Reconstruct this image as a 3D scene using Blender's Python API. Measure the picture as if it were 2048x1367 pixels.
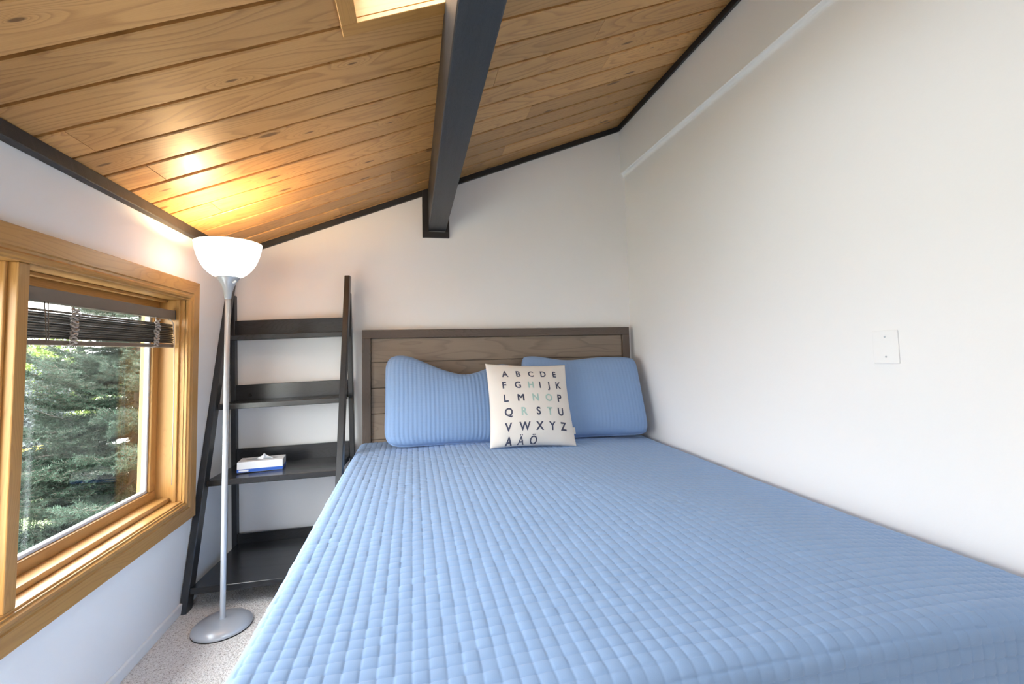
import bpy, bmesh, math, random
import numpy as np
from mathutils import Vector, Matrix

for o in list(bpy.data.objects):
    bpy.data.objects.remove(o, do_unlink=True)
scene = bpy.context.scene
COL = scene.collection
random.seed(7)
rng = np.random.default_rng(11)

# ------------------------------------------------------------------ camera
cam_data = bpy.data.cameras.new('camera')
cam_data.sensor_fit = 'HORIZONTAL'
cam_data.sensor_width = 36.0
cam_data.lens = 36.0 * 900.0 / 2048.0
cam_data.shift_x = 4.75 / 2048.0
cam_data.shift_y = -38.43 / 2048.0
cam_data.clip_start = 0.02
cam = bpy.data.objects.new('camera', cam_data)
COL.objects.link(cam)
_r = Vector((0.9777339, -0.20868345, -0.0220823))
_u = Vector((0.00880205, -0.06435395, 0.99788832))
_f = Vector((0.20966386, 0.97586361, 0.0610842))
cam.matrix_world = Matrix(((_r.x, _u.x, -_f.x, 1.0088), (_r.y, _u.y, -_f.y, -2.819),
                           (_r.z, _u.z, -_f.z, 1.1118), (0, 0, 0, 1)))
scene.camera = cam

# ------------------------------------------------------------------ sky (bright overcast), exposure
SKY = 7.5
world = bpy.data.worlds.new('overcast_sky')
scene.world = world
world.use_nodes = True
wn = world.node_tree
wn.nodes.clear()
w_out = wn.nodes.new('ShaderNodeOutputWorld')
w_bg = wn.nodes.new('ShaderNodeBackground')
w_tc = wn.nodes.new('ShaderNodeTexCoord')
w_sep = wn.nodes.new('ShaderNodeSeparateXYZ')
w_ramp = wn.nodes.new('ShaderNodeValToRGB')
w_ramp.color_ramp.elements[0].position = 0.0
w_ramp.color_ramp.elements[0].color = (0.60, 0.615, 0.63, 1)
w_ramp.color_ramp.elements[1].position = 0.9
w_ramp.color_ramp.elements[1].color = (1.0, 1.02, 1.05, 1)
wn.links.new(w_tc.outputs['Generated'], w_sep.inputs[0])
wn.links.new(w_sep.outputs['Z'], w_ramp.inputs[0])
wn.links.new(w_ramp.outputs[0], w_bg.inputs['Color'])
w_bg.inputs['Strength'].default_value = SKY
wn.links.new(w_bg.outputs[0], w_out.inputs[0])

vs = scene.view_settings
vs.view_transform = 'Standard'
vs.look = 'None'
vs.gamma = 1.0
vs.use_curve_mapping = False
vs.exposure = 1.46
scene.cycles.max_bounces = 12
scene.cycles.diffuse_bounces = 8
scene.cycles.glossy_bounces = 3
scene.cycles.use_adaptive_sampling = True
scene.cycles.adaptive_threshold = 0.05
scene.cycles.transparent_max_bounces = 24
scene.cycles.sample_clamp_indirect = 6.0

# ------------------------------------------------------------------ room dimensions (metres)
S = 0.3923                    # roof pitch: ceiling rises to the right
ZC0 = 1.70                    # ceiling height at the left wall
W_UP, W_LO = 2.425, 2.452     # right wall: upper part stands proud of the lower part
Z_LEDGE = 2.312
YF = -4.0                     # wall behind the camera
PITCH = math.atan(S)
CP = math.cos(PITCH)
SKX0, SKX1, SKY0, SKY1 = 0.860, 1.50, -2.40, -1.572   # skylight opening
WY0, WY1, WZ0, WZ1 = -2.29, -0.526, 0.474, 1.372      # window opening (both units)
MY0, MY1 = -1.415, -1.378                             # mullion


def zc(x):
    return ZC0 + S * x


def portal(name, loc, rot, sx, sy):
    l = bpy.data.lights.new(name, 'AREA')
    l.shape = 'RECTANGLE'
    l.size, l.size_y = sx, sy
    l.cycles.is_portal = True
    o = bpy.data.objects.new(name, l)
    COL.objects.link(o)
    o.location = loc
    o.rotation_euler = rot


portal('window_daylight', (-0.17, (WY0 + WY1) / 2, (WZ0 + WZ1) / 2), (0, -math.pi / 2, 0), WZ1 - WZ0, WY1 - WY0)
_xm = (SKX0 + SKX1) / 2
portal('skylight_daylight', (_xm - 0.24 * math.sin(PITCH), (SKY0 + SKY1) / 2, zc(_xm) + 0.24 * CP), (0, -PITCH, 0),
       (SKX1 - SKX0) / CP, SKY1 - SKY0)
portal('added_front_fill', (0.46, YF - 0.13, 1.16), (math.pi / 2, 0, 0), 0.56, 0.92)  # portal of the added window behind the viewer, fill for the back wall


# ------------------------------------------------------------------ helpers
def link(o, parent=None):
    COL.objects.link(o)
    if parent:
        o.parent = parent
    return o


def tag(o, label=None, cat=None, group=None, kind=None):
    if label: o['label'] = label
    if cat: o['category'] = cat
    if group: o['group'] = group
    if kind: o['kind'] = kind
    return o


def empty(name, loc=(0, 0, 0), rot=(0, 0, 0)):
    o = bpy.data.objects.new(name, None)
    o.empty_display_size = 0.1
    o.location = loc
    o.rotation_euler = rot
    return link(o)


def mesh_obj(name, verts, faces, mat, parent=None, smooth=False, loc=None):
    me = bpy.data.meshes.new(name)
    me.from_pydata([tuple(v) for v in verts], [], [tuple(f) for f in faces])
    me.validate()
    me.update()
    if mat: me.materials.append(mat)
    if smooth:
        me.polygons.foreach_set('use_smooth', [True] * len(me.polygons))
    o = bpy.data.objects.new(name, me)
    if loc: o.location = loc
    return link(o, parent)


def grid_mesh(name, P, mat, parent=None, wrap_u=False):
    """P: (nu, nv, 3) array -> smooth quad mesh, fast"""
    nu, nv = P.shape[:2]
    idx = np.arange(nu * nv).reshape(nu, nv)
    if wrap_u:
        idx = np.vstack([idx, idx[:1]])
    f = np.stack([idx[:-1, :-1], idx[1:, :-1], idx[1:, 1:], idx[:-1, 1:]], -1).reshape(-1, 4)
    return raw_mesh(name, P.reshape(-1, 3), f, mat, parent, True)


def raw_mesh(name, V, F, mats, parent=None, smooth=False, mat_idx=None, link_it=True):
    V = np.asarray(V, np.float32)
    F = np.asarray(F, np.int32)
    k = F.shape[1]
    me = bpy.data.meshes.new(name)
    me.vertices.add(len(V))
    me.vertices.foreach_set('co', V.ravel())
    me.loops.add(F.size)
    me.loops.foreach_set('vertex_index', F.ravel())
    me.polygons.add(len(F))
    me.polygons.foreach_set('loop_start', np.arange(0, F.size, k, dtype=np.int32))
    me.polygons.foreach_set('loop_total', np.full(len(F), k, np.int32))
    if smooth:
        me.polygons.foreach_set('use_smooth', np.ones(len(F), bool))
    if not isinstance(mats, (list, tuple)): mats = [mats]
    for m in mats: me.materials.append(m)
    if mat_idx is not None:
        me.polygons.foreach_set('material_index', np.asarray(mat_idx, np.int32))
    me.update(calc_edges=True)
    if not link_it: return me
    return link(bpy.data.objects.new(name, me), parent)


def hexa(name, c8, mat, parent=None, bevel=0.0, seg=1):
    """box from 8 corners: bottom 4 counter-clockwise then top 4; origin moved to the centre"""
    c8 = [Vector(c) for c in c8]
    o_ = sum(c8, Vector()) / 8
    bm = bmesh.new()
    v = [bm.verts.new(c - o_) for c in c8]
    for f in ((3, 2, 1, 0), (4, 5, 6, 7), (0, 1, 5, 4), (1, 2, 6, 5), (2, 3, 7, 6), (3, 0, 4, 7)):
        bm.faces.new([v[i] for i in f])
    bm.normal_update()
    if bevel:
        bmesh.ops.bevel(bm, geom=list(bm.edges), offset=bevel, segments=seg, profile=0.5, affect='EDGES', clamp_overlap=True)
    me = bpy.data.meshes.new(name)
    bm.to_mesh(me)
    bm.free()
    me.materials.append(mat)
    ob = bpy.data.objects.new(name, me)
    ob.location = o_
    return link(ob, parent)


def box(name, lo, hi, mat, parent=None, bevel=0.0, seg=1):
    x0, y0, z0 = lo
    x1, y1, z1 = hi
    return hexa(name, [(x0, y0, z0), (x1, y0, z0), (x1, y1, z0), (x0, y1, z0),
                       (x0, y0, z1), (x1, y0, z1), (x1, y1, z1), (x0, y1, z1)], mat, parent, bevel, seg)


def lathe(name, prof, n, mat, parent=None, centre=(0, 0, 0), smooth=True):
    a = np.linspace(0, 2 * np.pi, n, endpoint=False)
    pr = np.array(prof)
    P = np.stack([np.outer(np.cos(a), pr[:, 0]), np.outer(np.sin(a), pr[:, 0]), np.tile(pr[:, 1], (n, 1))], -1)
    o = grid_mesh(name, P, mat, parent, wrap_u=True)
    o.location = centre
    return o


def tube(name, pts, r, mat, parent=None, n=8):
    pts = [Vector(p) for p in pts]
    V, F = [], []
    for i, p in enumerate(pts):
        d = (pts[min(i + 1, len(pts) - 1)] - pts[max(i - 1, 0)]).normalized()
        a = d.cross(Vector((0, 0, 1)) if abs(d.z) < .9 else Vector((1, 0, 0))).normalized()
        b = d.cross(a)
        rr = r[i] if isinstance(r, (list, tuple)) else r
        for k in range(n):
            t = 2 * math.pi * k / n
            V.append(p + a * math.cos(t) * rr + b * math.sin(t) * rr)
    for i in range(len(pts) - 1):
        for k in range(n):
            F.append((i * n + k, i * n + (k + 1) % n, (i + 1) * n + (k + 1) % n, (i + 1) * n + k))
    F.append(tuple(range(n))[::-1])
    F.append(tuple((len(pts) - 1) * n + k for k in range(n)))
    return mesh_obj(name, V, F, mat, parent, True)


# ------------------------------------------------------------------ materials
def new_mat(name):
    m = bpy.data.materials.new(name)
    m.use_nodes = True
    nt = m.node_tree
    return m, nt, nt.nodes['Principled BSDF']


def nd(nt, typ, **kw):
    n = nt.nodes.new(typ)
    for k, v in kw.items():
        if k in n.inputs:
            n.inputs[k].default_value = v
        else:
            setattr(n, k, v)
    return n


def lk(nt, a, b):
    nt.links.new(a, b)


def math_n(nt, op, a, b=None, c=None, clamp=False):
    n = nt.nodes.new('ShaderNodeMath')
    n.operation = op
    n.use_clamp = clamp
    for i, v in enumerate((a, b, c)):
        if v is None: continue
        if hasattr(v, 'is_linked'):
            nt.links.new(v, n.inputs[i])
        else:
            n.inputs[i].default_value = v
    return n.outputs[0]


def mix_rgb(nt, fac, a, b, mode='MIX'):
    n = nt.nodes.new('ShaderNodeMix')
    n.data_type = 'RGBA'
    n.blend_type = mode
    for s_, v in ((n.inputs[0], fac), (n.inputs[6], a), (n.inputs[7], b)):
        if hasattr(v, 'is_linked'):
            nt.links.new(v, s_)
        else:
            s_.default_value = v if isinstance(v, (int, float)) else (*v, 1)
    return n.outputs[2]


def ramp(nt, fac, stops):
    n = nt.nodes.new('ShaderNodeValToRGB')
    e = n.color_ramp.elements
    while len(e) < len(stops): e.new(0.5)
    for i, (p, c) in enumerate(stops):
        e[i].position = p
        e[i].color = (c, c, c, 1) if isinstance(c, (int, float)) else (*c, 1)
    nt.links.new(fac, n.inputs[0])
    return n.outputs[0]


def bump(nt, bsdf, h, strength, dist=0.002):
    b = nd(nt, 'ShaderNodeBump')
    b.inputs['Strength'].default_value = strength
    b.inputs['Distance'].default_value = dist
    nt.links.new(h, b.inputs['Height'])
    nt.links.new(b.outputs[0], bsdf.inputs['Normal'])


def plain(name, col, rough=0.5, metal=0.0, noise=0.0, nscale=60.0, bmp=0.0, spec=0.5, coat=0.0):
    m, nt, b = new_mat(name)
    b.inputs['Roughness'].default_value = rough
    b.inputs['Metallic'].default_value = metal
    b.inputs['Specular IOR Level'].default_value = spec
    if coat:
        b.inputs['Coat Weight'].default_value = coat
        b.inputs['Coat Roughness'].default_value = 0.15
    tc = nd(nt, 'ShaderNodeTexCoord')
    nz = nd(nt, 'ShaderNodeTexNoise', Scale=nscale, Detail=3.0)
    lk(nt, tc.outputs['Object'], nz.inputs['Vector'])
    lo = tuple(c * (1 - noise) for c in col)
    hi = tuple(min(1, c * (1 + noise)) for c in col)
    lk(nt, mix_rgb(nt, nz.outputs[0], lo, hi), b.inputs['Base Color'])
    if bmp: bump(nt, b, nz.outputs[0], bmp)
    return m


def wood(name, light, dark, axis='X', ring=26.0, stretch=7.0, freq=1.0, rough=0.4, knots=0.0, tone=0.25, contrast=1.0,
         coat=0.0, bmp=0.15, spec=0.5):
    """grain along the given axis of the object; every object gets its own piece of timber"""
    m, nt, b = new_mat(name)
    b.inputs['Roughness'].default_value = rough
    b.inputs['Specular IOR Level'].default_value = spec
    if coat:
        b.inputs['Coat Weight'].default_value = coat
        b.inputs['Coat Roughness'].default_value = 0.22
    tc = nd(nt, 'ShaderNodeTexCoord')
    oi = nd(nt, 'ShaderNodeObjectInfo')
    sep = nd(nt, 'ShaderNodeSeparateXYZ')
    lk(nt, tc.outputs['Object'], sep.inputs[0])
    ax = {'X': (0, 1, 2), 'Y': (1, 0, 2), 'Z': (2, 0, 1)}[axis]
    u, v, w = (sep.outputs[i] for i in ax)
    rnd = oi.outputs['Random']
    r1 = math_n(nt, 'MULTIPLY', rnd, 61.7)
    uu = math_n(nt, 'ADD', math_n(nt, 'MULTIPLY', u, freq), r1)
    vw = math_n(nt, 'ADD', v, math_n(nt, 'MULTIPLY', w, 0.6))
    vv = math_n(nt, 'ADD', math_n(nt, 'MULTIPLY', vw, stretch * freq), math_n(nt, 'MULTIPLY', rnd, 17.3))
    comb = nd(nt, 'ShaderNodeCombineXYZ')
    lk(nt, uu, comb.inputs[0]); lk(nt, vv, comb.inputs[1])
    lk(nt, math_n(nt, 'MULTIPLY', rnd, 9.1), comb.inputs[2])
    n1 = nd(nt, 'ShaderNodeTexNoise', Scale=1.1, Detail=1.5, Roughness=0.45, Distortion=0.25)
    lk(nt, comb.outputs[0], n1.inputs['Vector'])
    field = n1.outputs[0]
    kmask = None
    if knots:
        sc = nd(nt, 'ShaderNodeVectorMath', operation='MULTIPLY')
        lk(nt, comb.outputs[0], sc.inputs[0])
        sc.inputs[1].default_value = (2.1, 0.95, 1)
        vo = nd(nt, 'ShaderNodeTexVoronoi', Scale=1.0, Randomness=0.9)
        vo.voronoi_dimensions = '2D'
        lk(nt, sc.outputs[0], vo.inputs['Vector'])
        sepc = nd(nt, 'ShaderNodeSeparateColor')
        lk(nt, vo.outputs['Color'], sepc.inputs[0])
        keep = math_n(nt, 'GREATER_THAN', sepc.outputs[0], 1.0 - knots)
        near = math_n(nt, 'POWER', math_n(nt, 'SUBTRACT', 1.0, math_n(nt, 'MULTIPLY', vo.outputs['Distance'], 2.6), clamp=True), 3.0)
        bulge = math_n(nt, 'MULTIPLY', near, keep)
        field = math_n(nt, 'ADD', field, math_n(nt, 'MULTIPLY', bulge, 0.35))
        size = math_n(nt, 'ADD', 0.025, math_n(nt, 'MULTIPLY', sepc.outputs[1], 0.075))
        kd = math_n(nt, 'SUBTRACT', 1.0, math_n(nt, 'DIVIDE', vo.outputs['Distance'], size), clamp=True)
        kmask = math_n(nt, 'MULTIPLY', math_n(nt, 'MULTIPLY', kd, 2.2, clamp=True), keep)
    rings = math_n(nt, 'FRACT', math_n(nt, 'MULTIPLY', field, ring))
    late = ramp(nt, rings, [(0.0, 0.05), (0.55, 0.22), (0.88, 1.0), (1.0, 0.05)])
    fine = nd(nt, 'ShaderNodeVectorMath', operation='MULTIPLY')
    lk(nt, comb.outputs[0], fine.inputs[0])
    fine.inputs[1].default_value = (3, 28, 1)
    n2 = nd(nt, 'ShaderNodeTexNoise', Scale=2.0, Detail=4.0, Roughness=0.65)
    lk(nt, fine.outputs[0], n2.inputs['Vector'])
    n3 = nd(nt, 'ShaderNodeTexNoise', Scale=0.6, Detail=2.0)
    lk(nt, comb.outputs[0], n3.inputs['Vector'])
    g = math_n(nt, 'ADD', math_n(nt, 'MULTIPLY', late, 0.5 * contrast),
               math_n(nt, 'MULTIPLY', math_n(nt, 'SUBTRACT', n2.outputs[0], 0.5), 0.7 * contrast))
    g = math_n(nt, 'ADD', g, math_n(nt, 'MULTIPLY', math_n(nt, 'SUBTRACT', n3.outputs[0], 0.5), 0.9), clamp=True)
    col = mix_rgb(nt, g, light, dark)
    t = math_n(nt, 'ADD', 1.0 - tone, math_n(nt, 'MULTIPLY', math_n(nt, 'FRACT', math_n(nt, 'MULTIPLY', rnd, 7.77)), 2 * tone))
    hsv = nd(nt, 'ShaderNodeHueSaturation')
    lk(nt, col, hsv.inputs['Color']); lk(nt, t, hsv.inputs['Value'])
    col = hsv.outputs[0]
    if kmask is not None:
        col = mix_rgb(nt, math_n(nt, 'MULTIPLY', kmask, 0.85), col, tuple(c * 0.42 for c in dark))
    lk(nt, col, b.inputs['Base Color'])
    bump(nt, b, g, bmp, 0.001)
    return m


def wall_mat(name, col):
    m, nt, b = new_mat(name)
    b.inputs['Roughness'].default_value = 0.62
    b.inputs['Specular IOR Level'].default_value = 0.35
    tc = nd(nt, 'ShaderNodeTexCoord')
    n1 = nd(nt, 'ShaderNodeTexNoise', Scale=55.0, Detail=4.0, Roughness=0.6)
    n2 = nd(nt, 'ShaderNodeTexNoise', Scale=1.3, Detail=2.0)
    lk(nt, tc.outputs['Object'], n1.inputs['Vector']); lk(nt, tc.outputs['Object'], n2.inputs['Vector'])
    c = mix_rgb(nt, n2.outputs[0], tuple(k * 0.975 for k in col), tuple(min(1, k * 1.02) for k in col))
    lk(nt, c, b.inputs['Base Color'])
    bump(nt, b, n1.outputs[0], 0.18, 0.002)
    return m


def glass_mat(name, tint=(0.97, 0.985, 0.98)):
    m = bpy.data.materials.new(name)
    m.use_nodes = True
    nt = m.node_tree
    nt.nodes.clear()
    out = nd(nt, 'ShaderNodeOutputMaterial')
    tr = nd(nt, 'ShaderNodeBsdfTransparent')
    tr.inputs[0].default_value = (*tint, 1)
    gl = nd(nt, 'ShaderNodeBsdfGlossy', Roughness=0.01)
    lw = nd(nt, 'ShaderNodeLayerWeight', Blend=0.5)
    fr = math_n(nt, 'ADD', math_n(nt, 'MULTIPLY', math_n(nt, 'POWER', lw.outputs['Facing'], 5.0), 0.9), 0.03)
    mx = nd(nt, 'ShaderNodeMixShader')
    lk(nt, fr, mx.inputs[0]); lk(nt, tr.outputs[0], mx.inputs[1]); lk(nt, gl.outputs[0], mx.inputs[2])
    lk(nt, mx.outputs[0], out.inputs[0])
    return m


def quilt_mat(name, col):
    m, nt, b = new_mat(name)
    b.inputs['Roughness'].default_value = 0.75
    b.inputs['Specular IOR Level'].default_value = 0.25
    b.inputs['Sheen Weight'].default_value = 0.2
    b.inputs['Sheen Roughness'].default_value = 0.4
    b.inputs['Sheen Tint'].default_value = (0.9, 0.95, 1, 1)
    tc = nd(nt, 'ShaderNodeTexCoord')
    n1 = nd(nt, 'ShaderNodeTexNoise', Scale=900.0, Detail=2.0)
    n2 = nd(nt, 'ShaderNodeTexNoise', Scale=5.0, Detail=3.0)
    lk(nt, tc.outputs['Object'], n1.inputs['Vector']); lk(nt, tc.outputs['Object'], n2.inputs['Vector'])
    f = math_n(nt, 'ADD', math_n(nt, 'MULTIPLY', n1.outputs[0], 0.5), math_n(nt, 'MULTIPLY', n2.outputs[0], 0.5))
    lk(nt, mix_rgb(nt, f, tuple(c * 0.92 for c in col), tuple(c * 1.08 for c in col)), b.inputs['Base Color'])
    bump(nt, b, n1.outputs[0], 0.15, 0.0006)
    return m


M = {}
M['wall'] = wall_mat('white_wall_paint', (0.895, 0.888, 0.882))
M['trim_white'] = plain('white_trim_paint', (0.83, 0.83, 0.82), 0.4, noise=0.02)
M['plank'] = wood('pine_ceiling_plank', (0.56, 0.315, 0.118), (0.27, 0.12, 0.036), 'X', ring=17, stretch=7.5, freq=1.0,
                  rough=0.45, knots=0.42, tone=0.22, coat=0.16, contrast=1.0, spec=0.4)
M['groove'] = plain('groove_wood', (0.10, 0.05, 0.022), 0.7, noise=0.2)
M['oak_y'] = wood('golden_window_wood_along', (0.50, 0.265, 0.080), (0.31, 0.142, 0.038), 'Y', ring=22, stretch=12, freq=1.4, rough=0.4, tone=0.06, coat=0.12, contrast=0.8, spec=0.35)
M['oak_z'] = wood('golden_window_wood_upright', (0.50, 0.265, 0.080), (0.31, 0.142, 0.038), 'Z', ring=22, stretch=12, freq=1.4, rough=0.4, tone=0.06, coat=0.12, contrast=0.8, spec=0.35)
M['oak_x'] = wood('golden_skylight_wood', (0.50, 0.265, 0.080), (0.31, 0.142, 0.038), 'X', ring=22, stretch=12, freq=1.4, rough=0.4, tone=0.06, coat=0.12, contrast=0.8, spec=0.35)
M['oak_sill'] = wood('varnished_sill_wood', (0.50, 0.265, 0.080), (0.31, 0.142, 0.038), 'Y', ring=22, stretch=12, freq=1.4, rough=0.4, tone=0.06, coat=1.0, contrast=0.8, spec=0.4)
M['beam'] = wood('charcoal_stained_beam', (0.020, 0.024, 0.031), (0.008, 0.009, 0.012), 'Y', ring=40, stretch=14, freq=2.0, rough=0.42, tone=0.02, bmp=0.5, spec=0.6)
M['black_trim'] = wood('black_stained_trim', (0.026, 0.024, 0.025), (0.011, 0.010, 0.010), 'X', ring=30, stretch=14, freq=2.0, rough=0.5, tone=0.1, bmp=0.3)
M['ladder_x'] = wood('black_brown_shelf', (0.030, 0.031, 0.034), (0.013, 0.013, 0.014), 'X', ring=30, stretch=10, freq=2.0, rough=0.24, tone=0.06, spec=0.55)
M['ladder_z'] = wood('black_brown_upright', (0.034, 0.035, 0.038), (0.015, 0.015, 0.016), 'Z', ring=30, stretch=10, freq=2.0, rough=0.3, tone=0.06, spec=0.55)
M['hb_frame_x'] = wood('dark_headboard_rail', (0.115, 0.085, 0.068), (0.055, 0.038, 0.030), 'X', ring=34, stretch=14, freq=2.0, rough=0.55, tone=0.05)
M['hb_frame_z'] = wood('dark_headboard_stile', (0.115, 0.085, 0.068), (0.055, 0.038, 0.030), 'Z', ring=34, stretch=14, freq=2.0, rough=0.55, tone=0.05)
M['hb_plank'] = wood('greyed_headboard_plank', (0.29, 0.225, 0.172), (0.13, 0.093, 0.070), 'X', ring=9, stretch=9, freq=1.6, rough=0.6, knots=0.12, tone=0.10, contrast=0.8)
M['quilt'] = quilt_mat('blue_quilt_cotton', (0.265, 0.40, 0.645))
M['sham'] = quilt_mat('blue_sham_cotton', (0.235, 0.36, 0.59))
M['canvas'] = plain('cream_canvas', (0.78, 0.74, 0.69), 0.85, noise=0.03, nscale=700, bmp=0.15, spec=0.2)
M['ink_dark'] = plain('slate_print', (0.075, 0.082, 0.125), 0.8, noise=0.1, spec=0.2)
M['ink_mint'] = plain('mint_print', (0.40, 0.57, 0.53), 0.8, noise=0.05, spec=0.2)
M['silver'] = plain('silver_paint', (0.52, 0.55, 0.59), 0.28, metal=0.25, noise=0.02, spec=0.6)
M['black_rubber'] = plain('black_rubber', (0.02, 0.02, 0.02), 0.7)
M['card_white'] = plain('white_carton', (0.82, 0.84, 0.88), 0.45, noise=0.01)
M['card_blue'] = plain('blue_carton_print', (0.03, 0.12, 0.52), 0.4, noise=0.03)
M['tissue'] = plain('white_tissue', (0.88, 0.88, 0.88), 0.9, noise=0.01)
M['slot'] = plain('grey_slot_film', (0.32, 0.36, 0.40), 0.3)
M['blind_dark'] = plain('bronze_slat', (0.045, 0.038, 0.032), 0.35, noise=0.1, spec=0.6)
M['blind_rail'] = plain('taupe_headrail', (0.17, 0.125, 0.09), 0.42, noise=0.05)
M['blind_cord'] = plain('grey_ladder_cord', (0.42, 0.37, 0.33), 0.9)
M['seal'] = plain('pale_window_seal', (0.62, 0.64, 0.66), 0.5)
M['glass'] = glass_mat('window_glass')
M['hole'] = plain('dark_hole', (0.008, 0.008, 0.008), 0.9)


def carpet_mat():
    m, nt, b = new_mat('speckled_carpet')
    b.inputs['Roughness'].default_value = 1.0
    b.inputs['Specular IOR Level'].default_value = 0.05
    tc = nd(nt, 'ShaderNodeTexCoord')
    n1 = nd(nt, 'ShaderNodeTexNoise', Scale=210.0, Detail=3.0, Roughness=0.7)
    n2 = nd(nt, 'ShaderNodeTexVoronoi', Scale=130.0)
    for n in (n1, n2): lk(nt, tc.outputs['Object'], n.inputs['Vector'])
    f = ramp(nt, n1.outputs[0], [(0.34, (0.38, 0.32, 0.28)), (0.45, (0.80, 0.76, 0.71)), (0.60, (0.92, 0.89, 0.85))])
    lk(nt, f, b.inputs['Base Color'])
    h = math_n(nt, 'ADD', n1.outputs[0], n2.outputs['Distance'])
    bump(nt, b, h, 0.9, 0.006)
    return m


M['carpet'] = carpet_mat()

# ------------------------------------------------------------------ the room shell
floor = box('floor', (-0.16, YF, -0.12), (W_LO + 0.15, 0.15, 0.0), M['carpet'])
tag(floor, 'speckled beige carpet beside the bed', 'floor', kind='structure')


def wall_prism(name, poly_xz, y0, y1, mat):
    n = len(poly_xz)
    V = [(x, y0, z) for x, z in poly_xz] + [(x, y1, z) for x, z in poly_xz]
    F = [tuple(range(n)), tuple(range(2 * n - 1, n - 1, -1))] + [(i, i + n, (i + 1) % n + n, (i + 1) % n) for i in range(n)]
    o = mesh_obj(name, V, F, mat)
    return o


ROOF_T = 0.02
wb = wall_prism('wall_back', [(-0.16, -0.1), (W_LO + 0.15, -0.1), (W_LO + 0.15, zc(W_LO + 0.15) + .02), (-0.16, zc(-0.16) + .02)], 0.0, 0.15, M['wall'])
tag(wb, 'white gable wall behind the headboard', 'wall', kind='structure')
FX0, FX1, FZ0, FZ1 = 0.18, 0.74, 0.70, 1.62          # opening for the added window behind the viewer, brightens the back wall
bm = bmesh.new()
for x0, x1, za, zb in ((-0.16, FX0, None, None), (FX1, W_LO + .15, None, None), (FX0, FX1, -0.1, FZ0), (FX0, FX1, FZ1, None)):
    lo0 = -0.1 if za is None else za
    t0, t1 = (zb, zb) if zb is not None else (zc(x0) + .02, zc(x1) + .02)
    v = [bm.verts.new(p) for p in ((x0, YF - .15, lo0), (x1, YF - .15, lo0), (x1, YF, lo0), (x0, YF, lo0), (x0, YF - .15, t0), (x1, YF - .15, t1), (x1, YF, t1), (x0, YF, t0))]
    for f in ((3, 2, 1, 0), (4, 5, 6, 7), (0, 1, 5, 4), (1, 2, 6, 5), (2, 3, 7, 6), (3, 0, 4, 7)):
        bm.faces.new([v[i] for i in f])
me = bpy.data.meshes.new('wall_front'); bm.to_mesh(me); bm.free(); me.materials.append(M['wall'])
wf = link(bpy.data.objects.new('wall_front', me))
tag(wf, 'white wall behind the viewer', 'wall', kind='structure')

# left wall with the window opening (one mesh)
bm = bmesh.new()


def bmbox(bm, lo, hi):
    g = bmesh.ops.create_cube(bm, size=1.0)
    for v in g['verts']:
        v.co = Vector(((lo[i] + hi[i]) / 2 + v.co[i] * (hi[i] - lo[i]) for i in range(3)))


zt = ZC0
bmbox(bm, (-0.16, YF, -0.1), (0, 0, WZ0 - 0.012))
bmbox(bm, (-0.16, YF, WZ1 + 0.012), (0, 0, zt))
bmbox(bm, (-0.16, YF, WZ0 - 0.012), (0, WY0 - 0.012, WZ1 + 0.012))
bmbox(bm, (-0.16, WY1 + 0.012, WZ0 - 0.012), (0, 0, WZ1 + 0.012))
me = bpy.data.meshes.new('wall_left'); bm.to_mesh(me); bm.free(); me.materials.append(M['wall'])
wl = link(bpy.data.objects.new('wall_left', me))
tag(wl, 'low white side wall with the window', 'wall', kind='structure')

# right wall: lower face set back under a softly rounded ledge
prof = [(W_UP, zc(W_UP) + .03), (W_UP, Z_LEDGE + 0.004), (W_UP + 0.004, Z_LEDGE)]
R_ = 0.02
for k in range(1, 7):
    t = k / 6 * math.pi / 2
    prof.append((W_LO - R_ + R_ * math.sin(t), Z_LEDGE - 0.002 - R_ * (1 - math.cos(t))))
prof += [(W_LO, -0.1), (W_LO + 0.15, -0.1), (W_LO + 0.15, zc(W_UP) + .03)]
wr = wall_prism('wall_right', prof, YF, 0.0, M['wall'])
tag(wr, 'tall white wall beside the bed with a shallow ledge', 'wall', kind='structure')

# ceiling: roof deck with the skylight hole; boards hang under it as parts
DECK = 0.020


def roof_slab(bm, x0, x1, y0, y1, t0, t1):
    """block between slope distances t0..t1 above the board face (perpendicular)"""
    n = Vector((-math.sin(PITCH), 0, CP))
    pts = []
    for t in (t0, t1):
        for x, y in ((x0, y0), (x1, y0), (x1, y1), (x0, y1)):
            pts.append(Vector((x, y, zc(x))) + n * t)
    v = [bm.verts.new(p) for p in pts]
    for f in ((3, 2, 1, 0), (4, 5, 6, 7), (0, 1, 5, 4), (1, 2, 6, 5), (2, 3, 7, 6), (3, 0, 4, 7)):
        bm.faces.new([v[i] for i in f])


bm = bmesh.new()
XA, XB = -0.35, W_LO + 0.25
roof_slab(bm, XA, XB, SKY1 + .02, 0.15, DECK, 0.22)
roof_slab(bm, XA, XB, YF - .15, SKY0 - .02, DECK, 0.22)
roof_slab(bm, XA, SKX0 - .02, SKY0 - .02, SKY1 + .02, DECK, 0.22)
roof_slab(bm, SKX1 + .02, XB, SKY0 - .02, SKY1 + .02, DECK, 0.22)
me = bpy.data.meshes.new('ceiling'); bm.to_mesh(me); bm.free(); me.materials.append(M['groove'])
ceiling = link(bpy.data.objects.new('ceiling', me))
tag(ceiling, 'sloping ceiling of varnished pine boards', 'ceiling', kind='structure')

PW = 0.138
Y_FIRST = -0.034
joint_hint = {10: [0.085], 8: [0.14, 1.35], 6: [0.13], 5: [0.17, 1.6], 4: [0.12], 9: [1.75], 3: [0.9], 7: [1.9], 2: [1.55], 1: [0.6], 11: [1.3]}
YAX = Matrix.Rotation(-PITCH, 4, 'Y')


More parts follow.
